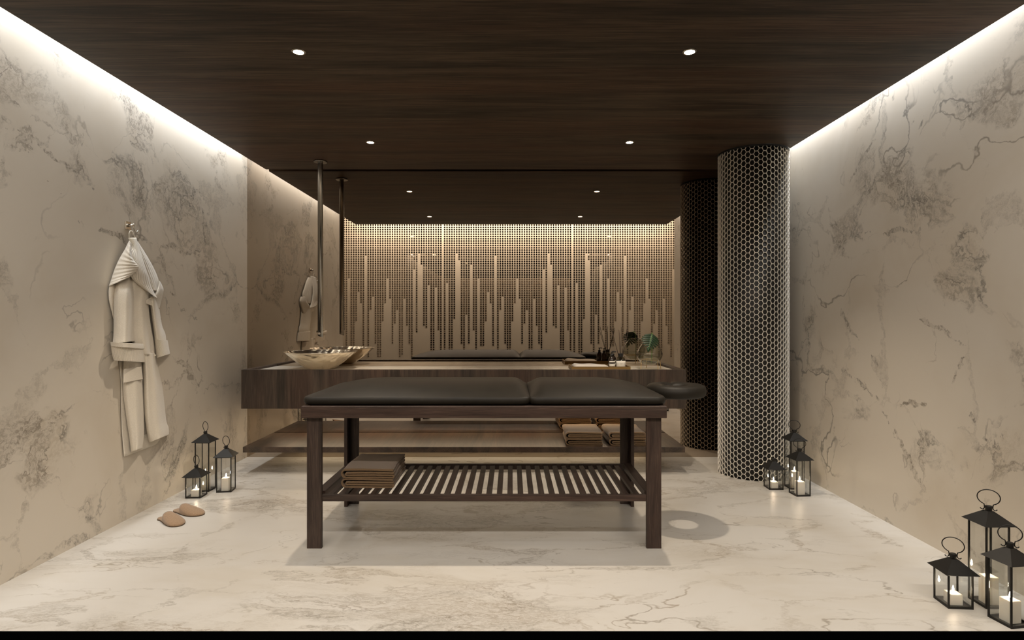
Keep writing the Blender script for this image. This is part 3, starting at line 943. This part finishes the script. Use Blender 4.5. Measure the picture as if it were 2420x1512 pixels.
# ------------------------------------------------------------------ slippers
def slipper(label, loc, rot, mirror):
    t = thing('slipper', label, 'slipper', loc, rot, 'pair of tan felt slippers')
    L, n = .255, 40
    def half(s):     # half width along the length, s 0 heel .. 1 toe
        w = .033 + .016*math.sin(PI*min(1, max(0, (s-.25)/.9)))
        cap = math.sqrt(max(0, 1-(max(0, (s-.80)/.20))**2)); heel = math.sqrt(max(0, 1-(max(0, (.13-s)/.13))**2))
        return w*cap*heel
    S = [.5-.5*math.cos(PI*i/n) for i in range(n+1)]
    def sheet(z0, z1, k, s0=0, s1=1):
        F = []; B = []
        for s in S:
            s_ = s0+(s1-s0)*s; w = max(.0008, half(s_)*k)
            cx = .006*math.sin(PI*s_)*mirror
            F.append([( (s_-.5)*L, cx+w*q, z1) for q in (-1,-.6,0,.6,1)]); B.append([((s_-.5)*L, cx+w*q, z0) for q in (-1,-.6,0,.6,1)])
        return MB().slab_grid(F, B, False)
    sheet(0, .0055, 1.0).build('sole', M['sole'], t)
    sheet(.0055, .010, .97).build('insole', M['felt'], t)
    rows_o = []; rows_i = []
    for i in range(25):
        q = i/24; s = .38 + .62*(1-(1-q)**1.6)
        hgt = .011 + .047*(max(0, (1.0-s)/.62))**.62*(1-.10*q*(1-q)) if s < 1 else .011
        w = max(.0012, half(min(s, .9995))*1.06)
        cx = .006*math.sin(PI*s)*mirror
        ro = []; ri = []
        for j in range(21):
            a = PI*j/20
            ca, sa = math.cos(a), math.sin(a)
            yy = math.copysign(abs(ca)**.85, ca); zz = abs(sa)**.75
            back = .045*zz*(1-q)**2
            ro.append(((s-.5)*L - back*.0 + (-.028*(zz-.5))*(1-q)**3, cx+w*yy, .0065+(hgt-.0065)*zz))
            ri.append(((s-.5)*L + (-.028*(zz-.5))*(1-q)**3, cx+(w-.0035)*yy if w > .005 else cx, .0065+max(0, hgt-.010)*zz))
        rows_o.append(ro); rows_i.append(ri)
    MB().slab_grid(rows_o, rows_i).build('upper', M['felt'], t)
    return t
g1 = P(399, 1233, 1); 
def floor_pt(x, y):
    d = 324.5/(y-VY); return ((x-VX)*d*U, d*D, 0.0005)
slipper('tan felt slipper nearest the camera, heel open to the left', floor_pt(402, 1234), -.62, 1)
slipper('tan felt slipper behind the other slipper, toward the lanterns', floor_pt(446, 1212), -.42, -1)

# ------------------------------------------------------------------ bathrobe on the left wall
rb = thing('bathrobe', 'cream terry bathrobe hanging from the hook on the left marble wall', 'bathrobe')
def W(x, y, n):
    """pixel on a vertical plane n units in front of the left wall"""
    d = (625-n)/(VX-x)
    return P(x, y, d)
def interp(rows, m):
    """rows: list of tuples, Catmull-Rom resample to m rows"""
    out = []
    N = len(rows)-1
    for i in range(m+1):
        f = N*i/m; k = min(int(f), N-1); t = f-k
        p0 = rows[max(k-1,0)]; p1 = rows[k]; p2 = rows[k+1]; p3 = rows[min(k+2,N)]
        out.append(tuple(.5*(2*b+(-a+c)*t+(2*a-5*b+4*c-d)*t*t+(-a+3*b-3*c+d)*t**3) for a,b,c,d in zip(p0,p1,p2,p3)))
    return out
def panel(name, rows, m=28, cols=24, bulge=10, thick=3.0, ribs=0, ramp=1.0, parent=None, wave=(0,0), mat='robe', pw=.8, ribdir='u', bul=None):
    """rows: (xl, yl, nl, xr, yr, nr)"""
    rs = interp(rows, m); F = []; B = []
    for i, (xl, yl, nl, xr, yr, nr) in enumerate(rs):
        fr = []; br = []
        v = i/m
        for j in range(cols+1):
            u = j/cols
            bz = bulge if bul is None else bul(v)
            n = nl+(nr-nl)*u + bz*(max(0, math.sin(PI*u)))**pw
            if wave[0]: n += wave[0]*math.sin(wave[1]*PI*u + v*2.0)*(math.sin(PI*u)**.5 if 0<u<1 else 0)
            if ribs:
                q = u if ribdir == 'u' else v
                n += .32*math.sin(2*PI*ribs*q)
            x = xl+(xr-xl)*u; y = yl+(yr-yl)*u
            fr.append(W(x, y, n)); br.append(W(x, y, max(.3, n-thick)))
        F.append(fr); B.append(br)
    return MB().slab_grid(F, B).build(name, M[mat], parent or rb)
# back layer hanging behind
panel('back_panel', [(283,840,2,352,838,3),(282,856,2,350,850,3),(285.5,905,2,352,905,3),(286,960,2.5,352,960,3),(287.5,1013,2.5,352,1010,3),(292.9,1079.5,3,352,1057,4)], bulge=2, thick=1.6)
panel('skirt_panel', [(291,835,5,338,835,8),(291.4,858,5,336,856,8),(290.3,917,5,338.4,915,9),(297.7,981,6,341,991,10),(306,1038,7,339.5,1034,10),(309.4,1068,8,336,1059.5,10)], bulge=12, wave=(1.5,3))
panel('skirt_panel', [(336,830,8,368,836,4),(336.5,858,8,371,858,4),(338.8,915,9,384,915,5),(342,985,10,392.5,990,6),(348.5,1030,11,398.5,1010,7),(353.5,1045.5,11,399.5,1027,8)], bulge=16, wave=(2.2,3))
panel('hem_layer', [(318,1034,3,392,1010,3),(330,1056,3,372,1046,3),(334,1062,3,354,1056,3)], bulge=2, thick=1.5)
# pocket line
panel('pocket', [(292.5,872,15.5,334,866,17.5),(291.5,905,16,338,896,18.5)], bulge=2.5, thick=3, m=10)
# right sleeve behind
s2 = panel('sleeve', [(350,700,7,374,700,5),(355,726,8,377,730,5),(361,768,8,383,768,5),(365,800,8,391,789,5),(366,812,8,393,806,5)], bulge=12, wave=(1.2,2))
panel('cuff', [(364.8,801,8,396,804,5),(366.5,812,8,397,808,5),(368,830,8,399.5,822,5),(370,846,8,402,836,5)], bulge=13.5, ribs=13, parent=s2, cols=78, thick=3.5)
# body front and left sleeve
panel('body_front', [(303,640,8,352,655,8),(305,668,8,358,690,8),(306,718,9,352,722,9),(308,760,9,356,765,9),(310,800,9,363,805,8),(322,834,9,368,842,6)], bulge=13, wave=(2.2,3))
s1 = panel('sleeve', [(276,652,3,312,642,5),(272.7,668,5,317,668,11),(268.7,700,6,319,700,16),(268.5,748,6,319,748,16),(268,790,6,317,790,16),(266,812,6,318,806,16)], bulge=17, wave=(1.6,3), cols=30, bul=lambda v: 3+14*min(1, v*3.2))
panel('cuff', [(262,811,6,346,816,12),(262.5,820,6,347,826,12),(265,838,6,348.5,842,12),(269,852,7,347.5,856,12)], bulge=25, ribs=24, parent=s1, cols=120, thick=4, bul=lambda v: 25-3*v)
panel('cuff_band', [(261,808,6.5,347,813,12.5),(261.5,813,6.5,348,819,12.5),(262,818,6.5,348,825,12.5)], bulge=27.0, parent=s1, thick=5, cols=40, m=10)
# belt loop strip
panel('belt_loop', [(346,815,15,352,818,13),(356,832,14,361,829,12),(364,843,13,368,838,11),(371,838,11,374,833,9)], bulge=1.5, thick=2, m=18, cols=6)
# collar pieces
panel('collar_back', [(259,672,4,276,662,8),(256.5,690,4,272,700,7),(258,712,4,270,722,6),(264,738,4,269.5,742,5),(267.7,753,4,269,756,5)], bulge=2, thick=2)
panel('lapel', [(303,562,9,322,561,9),(309,580,12,334,600,14),(300,592,15,341,622,18),(312,622,20,350,650,20),(310,655,20,360,682,20),(345,687,21,372.5,706,20)], bulge=5, ribs=9, cols=64, thick=3)
panel('lapel', [(316,565,7,326,571,5),(320,580,9,341,594,5),(328,605,11,357,621,6),(340,641,13,369.5,646,6),(351,668,14,375,664,7),(360,686,15,374,688,9)], bulge=4, ribs=6, cols=44, thick=3)
panel('shoulder_fold', [(305,568,12,311,575,14),(296,587,12,312,605,22),(281,613,8,322,622,28),(270,638,5,327.5,631,30),(262,662,4,318,645,28),(257,676,4,305,656,25)], bulge=7, ribs=11, ribdir='v', m=88, cols=26, thick=3)
panel('flap', [(375.8,663,8,378,664,5),(372,684,12,386.5,683,5),(360,700,16,384,700,6),(346,708,18,381,712,7),(345,717,18,377,729,8)], bulge=3.5, thick=3)
MB().tube([W(305.5,563,10), W(305,552,10), W(308,545.5,10.5), W(312,547,11), W(317,556,11), W(319.5,563,10)], .0045, 8, flat=(1,.45)).build('hanging_loop', M['robe'], rb)
hk = thing('robe_hook', 'small square chrome hook on the left marble wall above the bathrobe', 'hook')
c0 = W(300.5, 533, 0)
mb = MB().box(XL+.0003, XL+.010, c0.y-.026, c0.y+.026, c0.z-.026, c0.z+.026)
mb.build('plate', M['chrome'], hk, bevel=.002)
mb = MB().cyl(.010, 0, .030, n=16)
o = mb.build('post', M['chrome'], hk, loc=(XL+.010, c0.y, c0.z)); o.rotation_euler = (0, PI/2, 0)
zlow = W(310, 545.5, 10.5).z
MB().tube([(XL+.036, c0.y+.004, c0.z+.012), (XL+.040, c0.y+.004, c0.z-.010), (XL+.040, c0.y+.007, zlow+.012), (XL+.041, c0.y+.014, zlow-.003), (XL+.044, c0.y+.028, zlow-.002), (XL+.047, c0.y+.037, zlow+.016)], .0034, 8).build('hook_arm', M['chrome'], hk)

# ------------------------------------------------------------------ downlights
LX = (-280*U, 234*U)
proto_d = None
for yy, rowname in ((.5563*D, 'nearer the camera'), (.8395*D, 'nearer the mirror')):
    for x, side in ((LX[0], 'left'), (LX[1], 'right')):
        lab = f'small round recessed downlight in the dark ceiling, {side} one {rowname}'
        if proto_d is None:
            t = thing('downlight', lab, 'ceiling light', (x, yy, ZS), 0, 'recessed ceiling downlights')
            MB().lathe([(.0265,0),(.036,0),(.036,-.004),(.0265,-.006)], 40, smooth=False, close=True).build('trim_ring', M['chrome'], t)
            MB().cyl(.0260, -.0045, -.0005, n=32).build('lens', M['lamp'], t)
            proto_d = t
        else:
            dup(proto_d, (x, yy, ZS), 0, lab)

# ------------------------------------------------------------------ lights
def area(name, loc, sx, sy, power, color, rot=(0,0,0), spread=PI):
    l = bpy.data.lights.new(name, 'AREA'); l.shape = 'RECTANGLE'; l.size = sx; l.size_y = sy; l.energy = power; l.color = color; l.spread = spread
    o = bpy.data.objects.new(name, l); COL.objects.link(o); o.location = loc; o.rotation_euler = rot; return o
def spot(name, loc, power, color, angle=80, blend=.5, r=.03, target=None):
    l = bpy.data.lights.new(name, 'SPOT'); l.energy = power; l.color = color; l.spot_size = math.radians(angle); l.spot_blend = blend; l.shadow_soft_size = r
    o = bpy.data.objects.new(name, l); COL.objects.link(o); o.location = loc
    if target is not None:
        o.rotation_euler = (Vector(target)-Vector(loc)).to_track_quat('-Z','Y').to_euler()
    return o
cool = (.93,.965,1); warm = (1,.86,.70)
yl = (YB+D)/2; ll = D-YB-.10
area('cove_left', (XL+.125, yl, ZS+.56), .10, ll, 46, cool, (0, math.radians(-12), 0))
area('cove_left_edge', (XL+.085, yl, ZS+.16), .03, ll, 10, cool, (0, math.radians(-6), 0))
area('cove_right_edge', (XR-.055, yl, ZS+.16), .03, ll, 10, cool, (0, math.radians(6), 0))
area('cove_right', (XR-.08, yl, ZS+.56), .07, ll, 53, cool, (0, math.radians(10), 0))
area('cove_rear_edge', (0, YB-.05, ZS+.05), 4.3, .05, 8, cool)
area('cove_rear_wall', (0, YR+.42, 3.31), 6.2, .12, 270, (1,.935,.865), (math.radians(-14),0,0))
spot('downlight_beam', (-1.12, 3.72, ZS-.01), 124, warm, 100, .7, .022)
spot('downlight_beam', (.93, 3.72, ZS-.01), 124, warm, 100, .7, .022)
for yy in (.5563*D, .8395*D):
    for x in LX:
        spot('downlight_beam', (x, yy, ZS-.012), 10 if yy < 4 else 75, warm, 80 if yy < 4 else 54, .8, .03, None if yy < 4 else (x, 5.02, .85))
sw = cx1-cx0
area('under_counter_glow', ((cx0+cx1)/2, D-.065, zc0-.012), sw-.1, .02, 12, (1,.80,.56))
area('under_shelf_glow', ((sx0+sx1)/2, cy0+.552, zs0-.012), sw-.3, .02, 2.0, (1,.80,.55))

# ------------------------------------------------------------------ world, camera, view
w = bpy.data.worlds.new('World'); sc.world = w; w.use_nodes = True
w.node_tree.nodes['Background'].inputs[0].default_value = (0,0,0,1)
w.node_tree.nodes['Background'].inputs[1].default_value = 0
cam = bpy.data.cameras.new('Camera'); co = bpy.data.objects.new('Camera', cam); COL.objects.link(co)
cam.sensor_width = 36; cam.lens = 36*1400/2420; cam.clip_start = .02; cam.clip_end = 60
cam.shift_x = 1/2420; cam.shift_y = -.5/2420
co.location = (0, 0, CH); co.rotation_euler = (PI/2, 0, 0)
sc.camera = co
vs = sc.view_settings
vs.view_transform = 'Standard'; vs.look = 'None'; vs.exposure = -.22; vs.gamma = 1; vs.use_curve_mapping = False
cy = sc.cycles
cy.use_denoising = True
cy.use_adaptive_sampling = True; cy.adaptive_threshold = .035
cy.max_bounces = 12; cy.diffuse_bounces = 4; cy.glossy_bounces = 7; cy.transparent_max_bounces = 32; cy.transmission_bounces = 8
cy.sample_clamp_indirect = 6; cy.blur_glossy = .6
